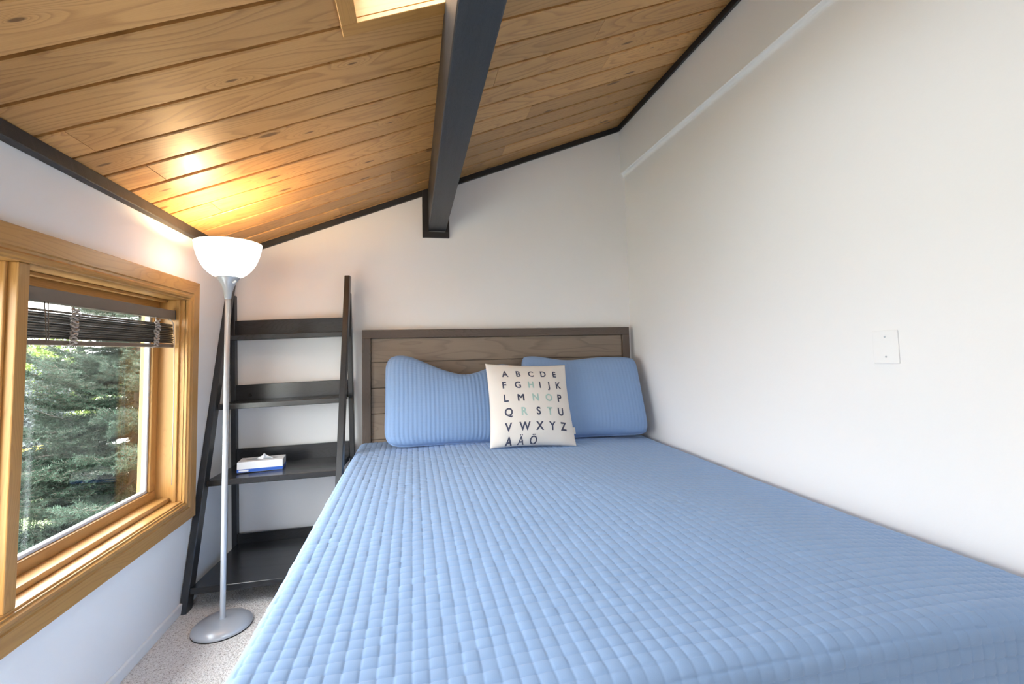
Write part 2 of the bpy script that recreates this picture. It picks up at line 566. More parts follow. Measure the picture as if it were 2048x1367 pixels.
def plank(x0, x1, y0, y1):
    L = (x1 - x0) / CP - 0.0012
    wdt = y1 - y0
    bv = 0.003
    T = DECK - 0.001
    gd = 0.0125        # depth of the channel on the near side of each board
    gw = 0.0125
    # cross-section: V-grooved edges (face at z=0, back at z=T)
    cs = [(-wdt / 2 + 0.0005, T), (-wdt / 2 + 0.0005, gd), (-wdt / 2 + gw, gd), (-wdt / 2 + gw, bv), (-wdt / 2 + gw + bv, 0),
          (wdt / 2 - bv, 0), (wdt / 2 - 0.0005, bv), (wdt / 2 - 0.0005, T)]
    V = [(-L / 2, a, b) for a, b in cs] + [(L / 2, a, b) for a, b in cs]
    n = 8
    F = [tuple(range(n)), tuple(range(2 * n - 1, n - 1, -1))] + [(i, i + n, (i + 1) % n + n, (i + 1) % n) for i in range(n)]
    o = mesh_obj('plank', V, F, M['plank'], ceiling)
    xm = (x0 + x1) / 2
    dz = random.uniform(-0.0008, 0.0008)
    o.matrix_world = Matrix.Translation((xm, (y0 + y1) / 2, zc(xm) + dz)) @ YAX
    return o


k = 0
y_hi = -0.0005
while y_hi > YF + 0.01:
    y_lo = max(Y_FIRST - PW * (k), YF)
    cuts = [0.0] + sorted(joint_hint.get(k, [random.uniform(0.4, 2.0)])) + [W_UP]
    for a, b_ in zip(cuts[:-1], cuts[1:]):
        ys0, ys1 = y_lo, y_hi
        if ys1 <= SKY0 - 0.01 or ys0 >= SKY1 - 0.02:
            plank(a, b_, ys0, ys1)
        else:
            if ys1 > SKY1 + 0.03 and ys0 < SKY1:      # strip along the far edge of the skylight: full length sliver
                plank(a, b_, SKY1 + 0.001, ys1)
                ys1 = SKY1 + 0.001
            if a < SKX0: plank(a, min(b_, SKX0), ys0, ys1)
            if b_ > SKX1: plank(max(a, SKX1), b_, ys0, ys1)
    y_hi = y_lo
    k += 1

# baseboards
bl = box('baseboard_left', (0.0, YF, 0.0), (0.014, 0.0, 0.042), M['trim_white'], None, 0.004, 2)
tag(bl, 'low white baseboard under the window', 'baseboard', kind='structure')
bb = box('baseboard_back', (0.014, -0.013, 0.0), (W_LO, 0.0, 0.042), M['trim_white'], None, 0.004, 2)
tag(bb, 'low white baseboard behind the ladder shelf', 'baseboard', kind='structure')

# dark trims where the ceiling meets the walls
BX0, BX1, BZ = 1.108, 1.214, 1.864
t = hexa('trim_1', [(0, YF, 1.664), (0.026, YF, 1.668), (0.026, 0, 1.668), (0, 0, 1.664),
                    (0, YF, zc(0) - .001), (0.026, YF, zc(0.026) - .001), (0.026, 0, zc(0.026) - .001), (0, 0, zc(0) - .001)], M['black_trim'], None, 0.002)
tag(t, 'charcoal trim strip along the top of the window wall', 'trim', kind='structure')
for i, (xa, xb) in enumerate(((0.026, 1.07), (1.236, W_UP))):
    h = 0.036
    t = hexa('trim_%d' % (i + 2), [(xa, -0.02, zc(xa) - h), (xb, -0.02, zc(xb) - h), (xb, 0, zc(xb) - h), (xa, 0, zc(xa) - h),
                                   (xa, -0.02, zc(xa) - .001), (xb, -0.02, zc(xb) - .001), (xb, 0, zc(xb) - .001), (xa, 0, zc(xa) - .001)], M['black_trim'], None, 0.002)
    tag(t, ['charcoal trim strip on the back wall between lamp and beam', 'charcoal trim strip on the back wall right of the beam'][i], 'trim', kind='structure')
t = hexa('trim_4', [(W_UP - .022, YF, zc(W_UP) - .045), (W_UP, YF, zc(W_UP) - .036), (W_UP, -.02, zc(W_UP) - .036), (W_UP - .022, -.02, zc(W_UP) - .045),
                    (W_UP - .022, YF, zc(W_UP - .022) - .001), (W_UP, YF, zc(W_UP) - .001), (W_UP, -.02, zc(W_UP) - .001), (W_UP - .022, -.02, zc(W_UP - .022) - .001)],
         M['black_trim'], None, 0.002)
tag(t, 'charcoal trim strip along the top of the tall right wall', 'trim', kind='structure')

# ------------------------------------------------------------------ beam with its end collar
beam = empty('ceiling_beam', (1.16, 0, BZ))
tag(beam, 'charcoal stained ceiling beam running toward the viewer', 'beam')


def local(o, parent):
    """parent while keeping the world placement (parents here are unscaled)"""
    mw = o.matrix_world.copy() if o.parent is None else o.matrix_basis.copy()
    o.parent = parent
    bpy.context.view_layer.update()
    o.matrix_parent_inverse = parent.matrix_world.inverted()
    return o


bpy.context.view_layer.update()
o = hexa('beam_timber', [(BX0, YF, BZ), (BX1, YF, BZ), (BX1, -.012, BZ), (BX0, -.012, BZ),
                         (BX0, YF, zc(BX0) - .002), (BX1, YF, zc(BX1) - .002), (BX1, -.012, zc(BX1) - .002), (BX0, -.012, zc(BX0) - .002)], M['beam'], None, 0.004, 2)
local(o, beam)
cx0, cx1, cz = 1.07, 1.236, 1.823
for nm, a, b_, z0, z1a, z1b in (('collar_strip', cx0, BX0 + .002, cz + .036, zc(cx0) - .002, zc(BX0) - .002),
                                ('collar_strip', BX1 - .002, cx1, cz + .036, zc(BX1) - .002, zc(cx1) - .002),
                                ('collar_strip', cx0, cx1, cz, cz + .036, cz + .036)):
    o = hexa(nm, [(a, -.022, z0), (b_, -.022, z0), (b_, -.0005, z0), (a, -.0005, z0), (a, -.022, z1a), (b_, -.022, z1b), (b_, -.0005, z1b), (a, -.0005, z1a)],
             M['black_trim'], None, 0.0015)
    local(o, beam)

# ------------------------------------------------------------------ skylight
sk = empty('window_2', (_xm, (SKY0 + SKY1) / 2, zc(_xm)), (0, -PITCH, 0))
tag(sk, 'wood framed skylight in the pine ceiling', 'skylight', kind='structure')
hx = (SKX1 - SKX0) / 2 / CP
hy = (SKY1 - SKY0) / 2
FW = 0.046
for nm, lo, hi, mt in (('casing', (-hx - FW, hy, -.016), (hx + FW, hy + FW, -.0015), 'oak_x'), ('casing', (-hx - FW, -hy - FW, -.016), (hx + FW, -hy, -.0015), 'oak_x'),
                       ('casing', (-hx - FW, -hy, -.016), (-hx, hy, -.0015), 'oak_y'), ('casing', (hx, -hy, -.016), (hx + FW, hy, -.0015), 'oak_y'),
                       ('shaft_board', (-hx - .015, hy, -.001), (hx + .015, hy + .015, .215), 'oak_x'), ('shaft_board', (-hx - .015, -hy - .015, -.001), (hx + .015, -hy, .215), 'oak_x'),
                       ('shaft_board', (-hx - .015, -hy, -.001), (-hx, hy, .215), 'oak_y'), ('shaft_board', (hx, -hy, -.001), (hx + .015, hy, .215), 'oak_y'),
                       ('sash', (-hx, hy - .05, .13), (hx, hy, .17), 'oak_x'), ('sash', (-hx, -hy, .13), (hx, -hy + .05, .17), 'oak_x'),
                       ('sash', (-hx, -hy + .05, .13), (-hx + .05, hy - .05, .17), 'oak_y'), ('sash', (hx - .05, -hy + .05, .13), (hx, hy - .05, .17), 'oak_y'),
                       ('pane', (-hx + .045, -hy + .045, .147), (hx - .045, hy - .045, .151), 'glass')):
    box(nm, lo, hi, M[mt], sk, 0 if nm == 'pane' else 0.0015)

# ------------------------------------------------------------------ window in the left wall
win = empty('window_1', (0, -1.4, WZ0))
tag(win, 'golden wood framed window in several units in the low left wall', 'window', kind='structure')
bpy.context.view_layer.update()


def wbox(nm, lo, hi, mt, bev=0.0015, seg=1, parent=None):
    o = box(nm, lo, hi, M[mt], None, bev, seg)
    return local(o, parent or win)


CO = 0.088   # casing width
cy1, cy0, cz1, cz0 = WY1 + CO, WY0 - CO, WZ1 + CO, WZ0 - CO


def casing(nm, pts_out, pts_in, mt):
    """mitred casing board, profiled: thick outer part, step, thin bead toward the opening"""
    def L(t, i): return Vector(pts_out[i]).lerp(Vector(pts_in[i]), t)
    prof = [(0, 0.0), (0, 0.018), (0.03, 0.0215), (0.62, 0.0215), (0.66, 0.017), (0.74, 0.017), (0.80, 0.022), (0.90, 0.020), (0.95, 0.012), (1.0, 0.012), (1.0, 0.0)]
    V, n = [], len(prof)
    for i in (0, 1):
        for t, h in prof:
            q = L(t, i)
            V.append((h, q.y, q.z))
    F = [tuple(range(n)), tuple(range(2 * n - 1, n - 1, -1))] + [(i, i + n, (i + 1) % n + n, (i + 1) % n) for i in range(n)]
    c = sum((Vector(v) for v in V), Vector()) / len(V)
    o = mesh_obj(nm, [Vector(v) - c for v in V], F, M[mt])
    o.location = c
    bm = bmesh.new(); bm.from_mesh(o.data); bmesh.ops.recalc_face_normals(bm, faces=bm.faces); bm.to_mesh(o.data); bm.free()
    return local(o, win)


casing('casing', [(0, cy0, cz1), (0, cy1, cz1)], [(0, WY0, WZ1), (0, WY1, WZ1)], 'oak_y')
casing('casing', [(0, cy0, cz0), (0, cy1, cz0)], [(0, WY0, WZ0), (0, WY1, WZ0)], 'oak_y')
casing('casing', [(0, cy1, cz0), (0, cy1, cz1)], [(0, WY1, WZ0), (0, WY1, WZ1)], 'oak_z')
casing('casing', [(0, cy0, cz0), (0, cy0, cz1)], [(0, WY0, WZ0), (0, WY0, WZ1)], 'oak_z')
# jamb lining
wbox('jamb', (-.158, WY0 - .012, WZ1), (.004, WY1 + .012, WZ1 + .012), 'oak_y')
wbox('sill', (-.158, WY0 - .012, WZ0 - .012), (.004, WY1 + .012, WZ0 + .006), 'oak_sill')
wbox('jamb', (-.158, WY1, WZ0 + .006), (.004, WY1 + .012, WZ1), 'oak_z')
wbox('jamb', (-.158, WY0 - .012, WZ0 + .006), (.004, WY0, WZ1), 'oak_z')
wbox('mullion', (-.158, MY0, WZ0 + .006), (.004, MY1, WZ1), 'oak_z', 0.003, 2)
for ya, yb in ((MY1, WY1), (WY0, MY0)):
    # stop beads at the room side
    wbox('sill_step', (-.158, ya, WZ0 + .006), (-.046, yb, WZ0 + .026), 'oak_sill', 0.003, 2)
    wbox('stop_bead', (-.090, ya, WZ1 - .012), (-.070, yb, WZ1), 'oak_y', 0.003, 2)
    wbox('stop_bead', (-.034, yb - .010, WZ0 + .006), (-.018, yb, WZ1), 'oak_z', 0.003, 2)
    wbox('stop_bead', (-.034, ya, WZ0 + .006), (-.018, ya + .010, WZ1), 'oak_z', 0.003, 2)
    # sash
    x0, x1, w_ = -.150, -.100, .046
    sz0 = WZ0 + .024
    sash = [('sash_rail', (x0, ya, sz0), (x1, yb, sz0 + .040), 'oak_y'), ('sash_rail', (x0, ya, WZ1 - w_), (x1, yb, WZ1), 'oak_y'),
            ('sash_stile', (x0, ya, sz0 + .040), (x1, ya + w_, WZ1 - w_), 'oak_z'), ('sash_stile', (x0, yb - w_, sz0 + .040), (x1, yb, WZ1 - w_), 'oak_z')]
    for nm, lo, hi, mt in sash:
        wbox(nm, lo, hi, mt, 0.004, 2)
    g = 0.012
    for nm, lo, hi in (('glazing_seal', (-.128, ya + w_, sz0 + .040), (-.110, yb - w_, sz0 + .040 + g)), ('glazing_seal', (-.128, ya + w_, WZ1 - w_ - g), (-.110, yb - w_, WZ1 - w_)),
                       ('glazing_seal', (-.128, ya + w_, sz0 + .040 + g), (-.110, ya + w_ + g, WZ1 - w_ - g)), ('glazing_seal', (-.128, yb - w_ - g, sz0 + .040 + g), (-.110, yb - w_, WZ1 - w_ - g))):
        wbox(nm, lo, hi, 'seal', 0.002)
    wbox('pane', (-.121, ya + w_ + .004, sz0 + .040 + .004), (-.117, yb - w_ - .004, WZ1 - w_ - .004), 'glass', 0)

fill_win = empty('added_fill_window', ((FX0 + FX1) / 2, YF - .07, FZ0))  # unseen window, added to bring more daylight onto the back wall
tag(fill_win, 'added unseen wood framed window behind the viewer, brightens the back wall', 'window', kind='structure')
bpy.context.view_layer.update()
for nm, lo, hi, mt in (('sash_rail', (FX0, YF - .11, FZ0), (FX1, YF - .06, FZ0 + .05), 'oak_x'), ('sash_rail', (FX0, YF - .11, FZ1 - .05), (FX1, YF - .06, FZ1), 'oak_x'),
                       ('sash_stile', (FX0, YF - .11, FZ0 + .05), (FX0 + .05, YF - .06, FZ1 - .05), 'oak_z'), ('sash_stile', (FX1 - .05, YF - .11, FZ0 + .05), (FX1, YF - .06, FZ1 - .05), 'oak_z'),
                       ('casing', (FX0 - .09, YF, FZ0 - .09), (FX1 + .09, YF + .02, FZ0), 'oak_x'), ('casing', (FX0 - .09, YF, FZ1), (FX1 + .09, YF + .02, FZ1 + .04), 'oak_x'),
                       ('casing', (FX0 - .09, YF, FZ0), (FX0, YF + .02, FZ1), 'oak_z'), ('casing', (FX1, YF, FZ0), (FX1 + .09, YF + .02, FZ1), 'oak_z'),
                       ('pane', (FX0 + .05, YF - .087, FZ0 + .05), (FX1 - .05, YF - .083, FZ1 - .05), 'glass')):
    wbox(nm, lo, hi, mt, 0 if nm == 'pane' else 0.002, 1, fill_win)

# ------------------------------------------------------------------ raised venetian blind
bx = -0.045
by0, by1 = MY1 + 0.006, WY1 - 0.018
blind = empty('venetian_blind', (bx, (by0 + by1) / 2, 1.32))
tag(blind, 'raised bronze venetian blind bunched at the top of the window', 'blind')
bpy.context.view_layer.update()


def bpart(o): return local(o, blind)


bpart(box('headrail', (bx - .014, by0, 1.281), (bx + .014, by1, 1.322), M['blind_rail'], None, 0.003, 2))
bpart(box('rail_cap', (bx - .015, by1, 1.280), (bx + .015, by1 + .004, 1.323), M['blind_dark'], None, 0.001))
nsl = 11
zs = np.linspace(1.182, 1.258, nsl)
sl_v = []
for j in range(5):
    w_ = (j / 4 - .5) * 0.026
    sl_v.append((w_, 0.0035 * (1 - (2 * w_ / 0.026) ** 2)))
Ls = by1 - by0 - 0.006
V = [(w_, -Ls / 2, h) for w_, h in sl_v] + [(w_, Ls / 2, h) for w_, h in sl_v]
V += [(w_, y, h - 0.0007) for (w_, y, h) in V]
F = []
for j in range(4):
    F.append((j, j + 5, j + 6, j + 1))
    F.append((10 + j, 11 + j, 16 + j, 15 + j))
F += [(0, 10, 15, 5), (4, 9, 19, 14)]
sl_me = None
for i, z in enumerate(zs):
    if sl_me is None:
        o = mesh_obj('slat', V, F, M['blind_dark'], None, True)
        sl_me = o.data
    else:
        o = link(bpy.data.objects.new('slat', sl_me))
    o.location = (bx, (by0 + by1) / 2 + random.uniform(-.002, .002), z)
    o.rotation_euler = (random.uniform(-.003, .003), 0.42 + random.uniform(-0.10, 0.10), 0)
    bpart(o)
bpart(box('bottom_rail', (bx - .013, by0 + .003, 1.157), (bx + .013, by1 - .003, 1.172), M['blind_rail'], None, 0.003, 2))
# bunched ladder tapes: loops that fold out on the room side, and cords
for yc, n_, amp in ((-1.16, 9, 0.013), (-0.695, 10, 0.011)):
    zt0, zt1 = 1.165, 1.275
    for q in range(n_):
        z = zt0 + (q + .5) / n_ * (zt1 - zt0)
        pts = []
        out = amp * random.uniform(.8, 1.25)
        dy = random.uniform(-.006, .006)
        for s_ in range(13):
            a_ = s_ / 12 * 2 * math.pi
            pts.append((bx + .013 + out * (0.5 - 0.5 * math.cos(a_)), yc + dy + .011 * math.sin(a_), z + .004 * math.sin(a_ * 2 + q) - .004 * (1 - math.cos(a_)) * .5))
        bpart(tube('ladder_tape', pts, 0.0030, M['blind_cord'], None, 6))
    bpart(tube('ladder_cord', [(bx + .012, yc, 1.285), (bx + .014, yc - .004, 1.24), (bx + .015, yc + .004, 1.20), (bx + .013, yc - .012, 1.16)], 0.0016, M['blind_cord'], None, 6))
    bpart(tube('ladder_cord', [(bx + .016, yc + .012, 1.172), (bx + .018, yc - .006, 1.162), (bx + .015, yc - .03, 1.156)], 0.0028, M['blind_cord'], None, 6))
bpart(tube('lift_cord', [(bx + .012, -.59, 1.283), (bx + .02, -.575, 1.265), (bx + .022, -.567, 1.2), (bx + .022, -.560, 1.0), (bx + .021, -.556, .80), (bx + .02, -.555, .56)], 0.0017, M['blind_cord'], None, 6))
bpart(tube('tilt_cord', [(bx + .014, -1.262, 1.283), (bx + .018, -1.262, 1.2), (bx + .017, -1.258, 1.165)], 0.0014, M['blind_rail'], None, 6))
bpart(tube('tilt_cord', [(bx + .014, -1.275, 1.283), (bx + .018, -1.272, 1.2), (bx + .017, -1.266, 1.165)], 0.0014, M['blind_rail'], None, 6))

# ------------------------------------------------------------------ blank wall plate on the right wall
wp = empty('wall_plate', (W_LO, -1.69, 1.10))
tag(wp, 'blank white cover plate on the right wall', 'wall plate')
bpy.context.view_layer.update()
local(box('plate', (W_LO - .004, -1.728, 1.045), (W_LO - .0005, -1.650, 1.148), M['wall'], None, 0.002, 2), wp)
for z in (1.128, 1.066):
    local(lathe('screw', [(0, .0012), (.0026, .0009), (.003, 0), (.003, -.002)], 10, M['silver'], None, (0, 0, 0)), wp)
    sc_ = wp.children[-1]
    sc_.matrix_basis = Matrix.Translation((W_LO - .004, -1.689, z)) @ Matrix.Rotation(-math.pi / 2, 4, 'Y')

# ------------------------------------------------------------------ bed: headboard, base, mattress
HX0, HX1, HZ = 0.715, 2.412, 1.249
bed = empty('bed', (1.55, -1.05, 0))
tag(bed, 'bed with a weathered plank headboard in a dark brown frame', 'bed')
bpy.context.view_layer.update()


def bedp(o, p=None): return local(o, p or bed)


hb = bedp(box('headboard', (HX0 + .02, -.028, .30), (HX1 - .02, -.018, HZ - .01), M['hb_frame_x'], None, 0.001))
FWB = 0.049
bpy.context.view_layer.update()
for nm, lo, hi, mt in (('top_rail', (HX0, -.062, HZ - FWB), (HX1, -.016, HZ), 'hb_frame_x'), ('stile', (HX0, -.062, 0.0), (HX0 + FWB, -.016, HZ - FWB), 'hb_frame_z'),
                       ('stile', (HX1 - FWB, -.062, 0.0), (HX1, -.016, HZ - FWB), 'hb_frame_z')):
    bedp(box(nm, lo, hi, M[mt], None, 0.002, 2), hb)
zz = HZ - FWB
for z0 in (1.057, 0.906, 0.757, 0.607, 0.457, 0.307):
    bedp(box('plank', (HX0 + FWB, -.046, z0 + .0012), (HX1 - FWB, -.026, zz - .0012), M['hb_plank'], None, 0.0025, 1), hb)
    zz = z0
MX0, MX1, MYF, MZ = 0.722, 2.352, -2.115, 0.555
bedp(box('bed_base', (MX0 + .03, MYF + .03, .12), (MX1 - .03, -.07, .30), M['hb_frame_x'], None, 0.01, 2))
for x in (MX0 + .08, MX1 - .14):
    for y in (MYF + .1, -.2):
        bedp(box('leg', (x, y, 0), (x + .06, y + .06, .12), M['hb_frame_z'], None, 0.004))
bedp(box('mattress', (MX0 + .02, MYF + .02, .30), (MX1 - .02, -.075, MZ - .02), M['trim_white'], None, 0.05, 4))

# ------------------------------------------------------------------ quilt: stitched squares over the bed
CELL = 0.028
NSUB = 6
EDGE_R = 0.034
side_l, side_r, side_f = 0.46, 0.40, 0.46
TX0, TX1, TY0, TY1 = 0.700, 2.425, -2.145, -0.072      # flat outline incl. rounding
ax0, ax1 = TX0 + EDGE_R, TX1 - EDGE_R
bf = TY0 + EDGE_R
arc = EDGE_R * math.pi / 2
na = int(round((side_l + side_r + (ax1 - ax0)) / CELL)) * NSUB
nb = int(round((side_f + (TY1 - bf)) / CELL)) * NSUB
SUBT = np.array([0.0, 0.075, 0.19, 0.5, 0.81, 0.925])
def cell_pos(n): return (np.arange(n + 1) // NSUB + SUBT[np.arange(n + 1) % NSUB]) * CELL
av = ax0 - side_l + cell_pos(na)
bv_ = TY1 - cell_pos(nb)
A, B = np.meshgrid(av, bv_, indexing='ij')


def fold(e):
    th = np.clip(e / EDGE_R, 0, math.pi / 2)
    hor = EDGE_R * np.sin(th)
    drop = EDGE_R * (1 - np.cos(th)) + np.clip(e - arc, 0, None)
    return hor, drop


def quilt_base(A, B):
    el = np.clip(ax0 - A, 0, None)
    er = np.clip(A - ax1, 0, None)
    ef = np.clip(bf - B, 0, None)
    ex = el + er
    e = (ex ** 3 + ef ** 3) ** (1 / 3) + 1e-9
    hor, drop = fold(e)
    sgn = np.where(el > 0, -1.0, 1.0)
    ca = ex / (ex + ef + 1e-9)
    nrm = np.sqrt(ca ** 2 + (1 - ca) ** 2) + 1e-9
    X = np.clip(A, ax0, ax1) + np.where(e > 1e-6, sgn * hor * ca / nrm, 0)
    Y = np.clip(B, bf, None) - np.where(e > 1e-6, hor * (1 - ca) / nrm, 0)
    # gentle crown and the dents of a slept-on mattress
    Z = 0.596 - drop
    tx = (X - TX0) / (TX1 - TX0)
    Z = Z - 0.050 * np.clip((tx - .5) / .5, 0, 1) ** 2 * (1 - 0.35 * np.clip((Y + 1.0) / .9, 0, 1)) + 0.006 * np.sin(3.1 * X + 1.3) * np.sin(2.3 * Y) + 0.003 * np.sin(7.3 * X + 4 * Y)
    # slight waves in the hanging sides
    hang = np.clip((drop - EDGE_R) / .3, 0, 1)
    Y = Y + hang * 0.012 * np.sin(9 * A) * np.clip(ef * 30, 0, 1)
    X = X + hang * 0.010 * np.sin(8 * B) * np.clip(ex * 30, 0, 1)
    return np.stack([X, Y, Z], -1)


Pq = quilt_base(A, B)
du = np.gradient(Pq, axis=0)
dv = np.gradient(Pq, axis=1)
Nq = np.cross(dv, du)
Nq /= np.linalg.norm(Nq, axis=-1, keepdims=True) + 1e-12
def groove(n):
    t_ = SUBT[np.arange(n + 1) % NSUB]
    d_ = np.minimum(t_, 1 - t_)
    return 1 - 0.72 * np.exp(-(d_ / 0.085) ** 2) - 0.28 * (1 - 4 * t_ * (1 - t_)) ** 1.5
pa, pb = groove(na), groove(nb)
cellh = rng.uniform(0.75, 1.15, ((na // NSUB) + 2, (nb // NSUB) + 2))
ch = cellh[(np.arange(na + 1) // NSUB)][:, (np.arange(nb + 1) // NSUB)]
puff = (pa[:, None] * 0.0017 + pb[None, :] * 0.0027) * ch
Pq = Pq + Nq * puff[..., None]
quilt = grid_mesh('quilt', Pq, M['quilt'])
tag(quilt, 'light blue quilt stitched in small squares spread over the bed', 'quilt')


# ------------------------------------------------------------------ pillows
def pillow_surface(w, h, t, kx, kz, q, power, sag=None, seam=0.0):
    def f(u, v, side):
        """u,v in -1..1 ; side +1 front / -1 back ; returns local (x, y(out), z)"""
        x = w / 2 * u * (1 - kx * (1 - v ** 2)) * np.sqrt(np.clip(1 - q * np.abs(v) ** 9, .01, 1))
        z = h / 2 * v * (1 - kz * (1 - u ** 2)) * np.sqrt(np.clip(1 - q * np.abs(u) ** 9, .01, 1))
        if sag is not None:
            z = z - sag(u) * np.clip((v + .6) / 1.6, 0, 1) ** 2
        prof_ = np.clip((1 - u ** 2), 0, 1) ** power * np.clip((1 - v ** 2), 0, 1) ** power
        belly = 1 - 0.22 * v
        y = -side * (t / 2 * prof_ * belly + seam)
        return np.stack([x, y, z], -1)
    return f


def build_pillow(fn, nu, nv, mat, name, parent, quilting=None):
    u = np.sin(np.linspace(-1, 1, nu) * math.pi / 2) * .35 + np.linspace(-1, 1, nu) * .65
    v = np.sin(np.linspace(-1, 1, nv) * math.pi / 2) * .35 + np.linspace(-1, 1, nv) * .65
    U, V_ = np.meshgrid(u, v, indexing='ij')
    Pf, Pb = fn(U, V_, 1), fn(U, V_, -1)
    if quilting is not None:
        d1, d2 = np.gradient(Pf, axis=0), np.gradient(Pf, axis=1)
        n_ = np.cross(d1, d2)
        n_ /= np.linalg.norm(n_, axis=-1, keepdims=True) + 1e-12
        edge = np.clip((1 - np.abs(U)) * 14, 0, 1) * np.clip((1 - np.abs(V_)) * 14, 0, 1)
        Pf = Pf + n_ * (quilting(U, V_) * edge)[..., None]
    idx = np.arange(nu * nv).reshape(nu, nv)
    ff = np.stack([idx[:-1, :-1], idx[1:, :-1], idx[1:, 1:], idx[:-1, 1:]], -1).reshape(-1, 4)
    V2 = np.vstack([Pf.reshape(-1, 3), Pb.reshape(-1, 3)])
    fb = ff[:, ::-1] + nu * nv
    ring = np.concatenate([idx[:, 0], idx[-1, 1:], idx[-2::-1, -1], idx[0, -2:0:-1]])
    r2 = np.roll(ring, -1)
    fr = np.stack([ring, ring + nu * nv, r2 + nu * nv, r2], -1)
    o = raw_mesh(name, V2, np.vstack([ff, fb, fr]), mat, parent, True)
    bm = bmesh.new(); bm.from_mesh(o.data)
    bmesh.ops.remove_doubles(bm, verts=bm.verts, dist=1e-5)
    bmesh.ops.recalc_face_normals(bm, faces=bm.faces)
    bm.to_mesh(o.data); bm.free()
    return o


def piping(fn, mat, parent, r=0.004, n=44):
    s = np.linspace(-1, 1, n)
    one = np.ones(n)
    per = np.vstack([np.stack([s, -one], -1), np.stack([one, s], -1)[1:], np.stack([s[::-1], one], -1)[1:], np.stack([-one, s[::-1]], -1)[1:-1]])
    pts = fn(per[:, 0], per[:, 1], 1)
    pts[:, 1] *= 0
    pts = [tuple(p) for p in pts]
    pts.append(pts[0])
    return tube('piping', pts, r, mat, parent, 6)


def channels(wc, hc, amp):
    def f(U, V_):
        a = np.abs(np.sin(np.pi * U / wc)) ** .6
        b = np.abs(np.sin(np.pi * V_ / hc)) ** .5
        return amp * (a * (0.6 + 0.4 * b))
    return f


def lean(o, base, rx, rz, ry=0.0):
    o.matrix_world = Matrix.Translation(base) @ Matrix.Rotation(rz, 4, 'Z') @ Matrix.Rotation(ry, 4, 'Y') @ Matrix.Rotation(rx, 4, 'X')


# left sham
PLW, PLH, PLT = 0.760, 0.515, 0.17
def sagL(u):
    xs_ = np.linspace(-1, 1, 81)
    ys_ = np.interp(xs_, [-1, -.78, -.5, -.2, .15, .45, .72, .9, 1.0], [0.0, 0.0, 0.040, 0.088, 0.126, 0.104, 0.062, 0.050, 0.056])
    ys_ = np.convolve(np.pad(ys_, 6, mode='edge'), np.ones(13) / 13, mode='valid')
    return np.interp(u, xs_, ys_)

fL = pillow_surface(PLW, PLH, PLT, 0.010, 0.02, 0.15, 0.36, sagL)
pil = empty('pillow')
lean(pil, (1.235, -0.225, 0.848), math.radians(-19), math.radians(4.5), math.radians(1.5))
tag(pil, 'blue quilted pillow left of the lettered cushion, its top edge sagging', 'pillow', 'blue quilted pillows against the headboard')
build_pillow(fL, 150, 110, M['sham'], 'pillow_cover', pil, channels(0.062, 0.062, 0.0032))
piping(fL, M['sham'], pil)
# right sham
PRW, PRH, PRT = 0.745, 0.495, 0.17
sagR = lambda u: 0.026 * np.exp(-((u + 0.25) / 0.45) ** 2) + 0.012 * u
fR = pillow_surface(PRW, PRH, PRT, 0.010, 0.015, 0.11, 0.36, sagR)
pir = empty('pillow')
lean(pir, (2.018, -0.225, 0.830), math.radians(-19), math.radians(-2.0), math.radians(0.5))
tag(pir, 'blue quilted pillow in the corner by the right wall', 'pillow', 'blue quilted pillows against the headboard')
build_pillow(fR, 150, 110, M['sham'], 'pillow_cover', pir, channels(0.062, 0.062, 0.0022))
piping(fR, M['sham'], pir)

# ------------------------------------------------------------------ lettered cushion
CW, CHH, CT = 0.475, 0.47, 0.16
fC = pillow_surface(CW, CHH, CT, 0.05, 0.045, 0.0, 0.5)
cus = empty('throw_cushion')
lean(cus, (1.632, -0.402, 0.815), math.radians(-24), math.radians(2.0), math.radians(2.6))
tag(cus, 'cream cushion printed with the alphabet in slate and mint letters', 'cushion')


def wrinkle(U, V_):
    return 0.0016 * np.sin(9 * U + 5 * V_) * np.exp(-((np.abs(U) - .75) / .25) ** 2) + 0.0012 * np.sin(14 * V_ - 6 * U) * np.exp(-((np.abs(V_) - .8) / .2) ** 2)


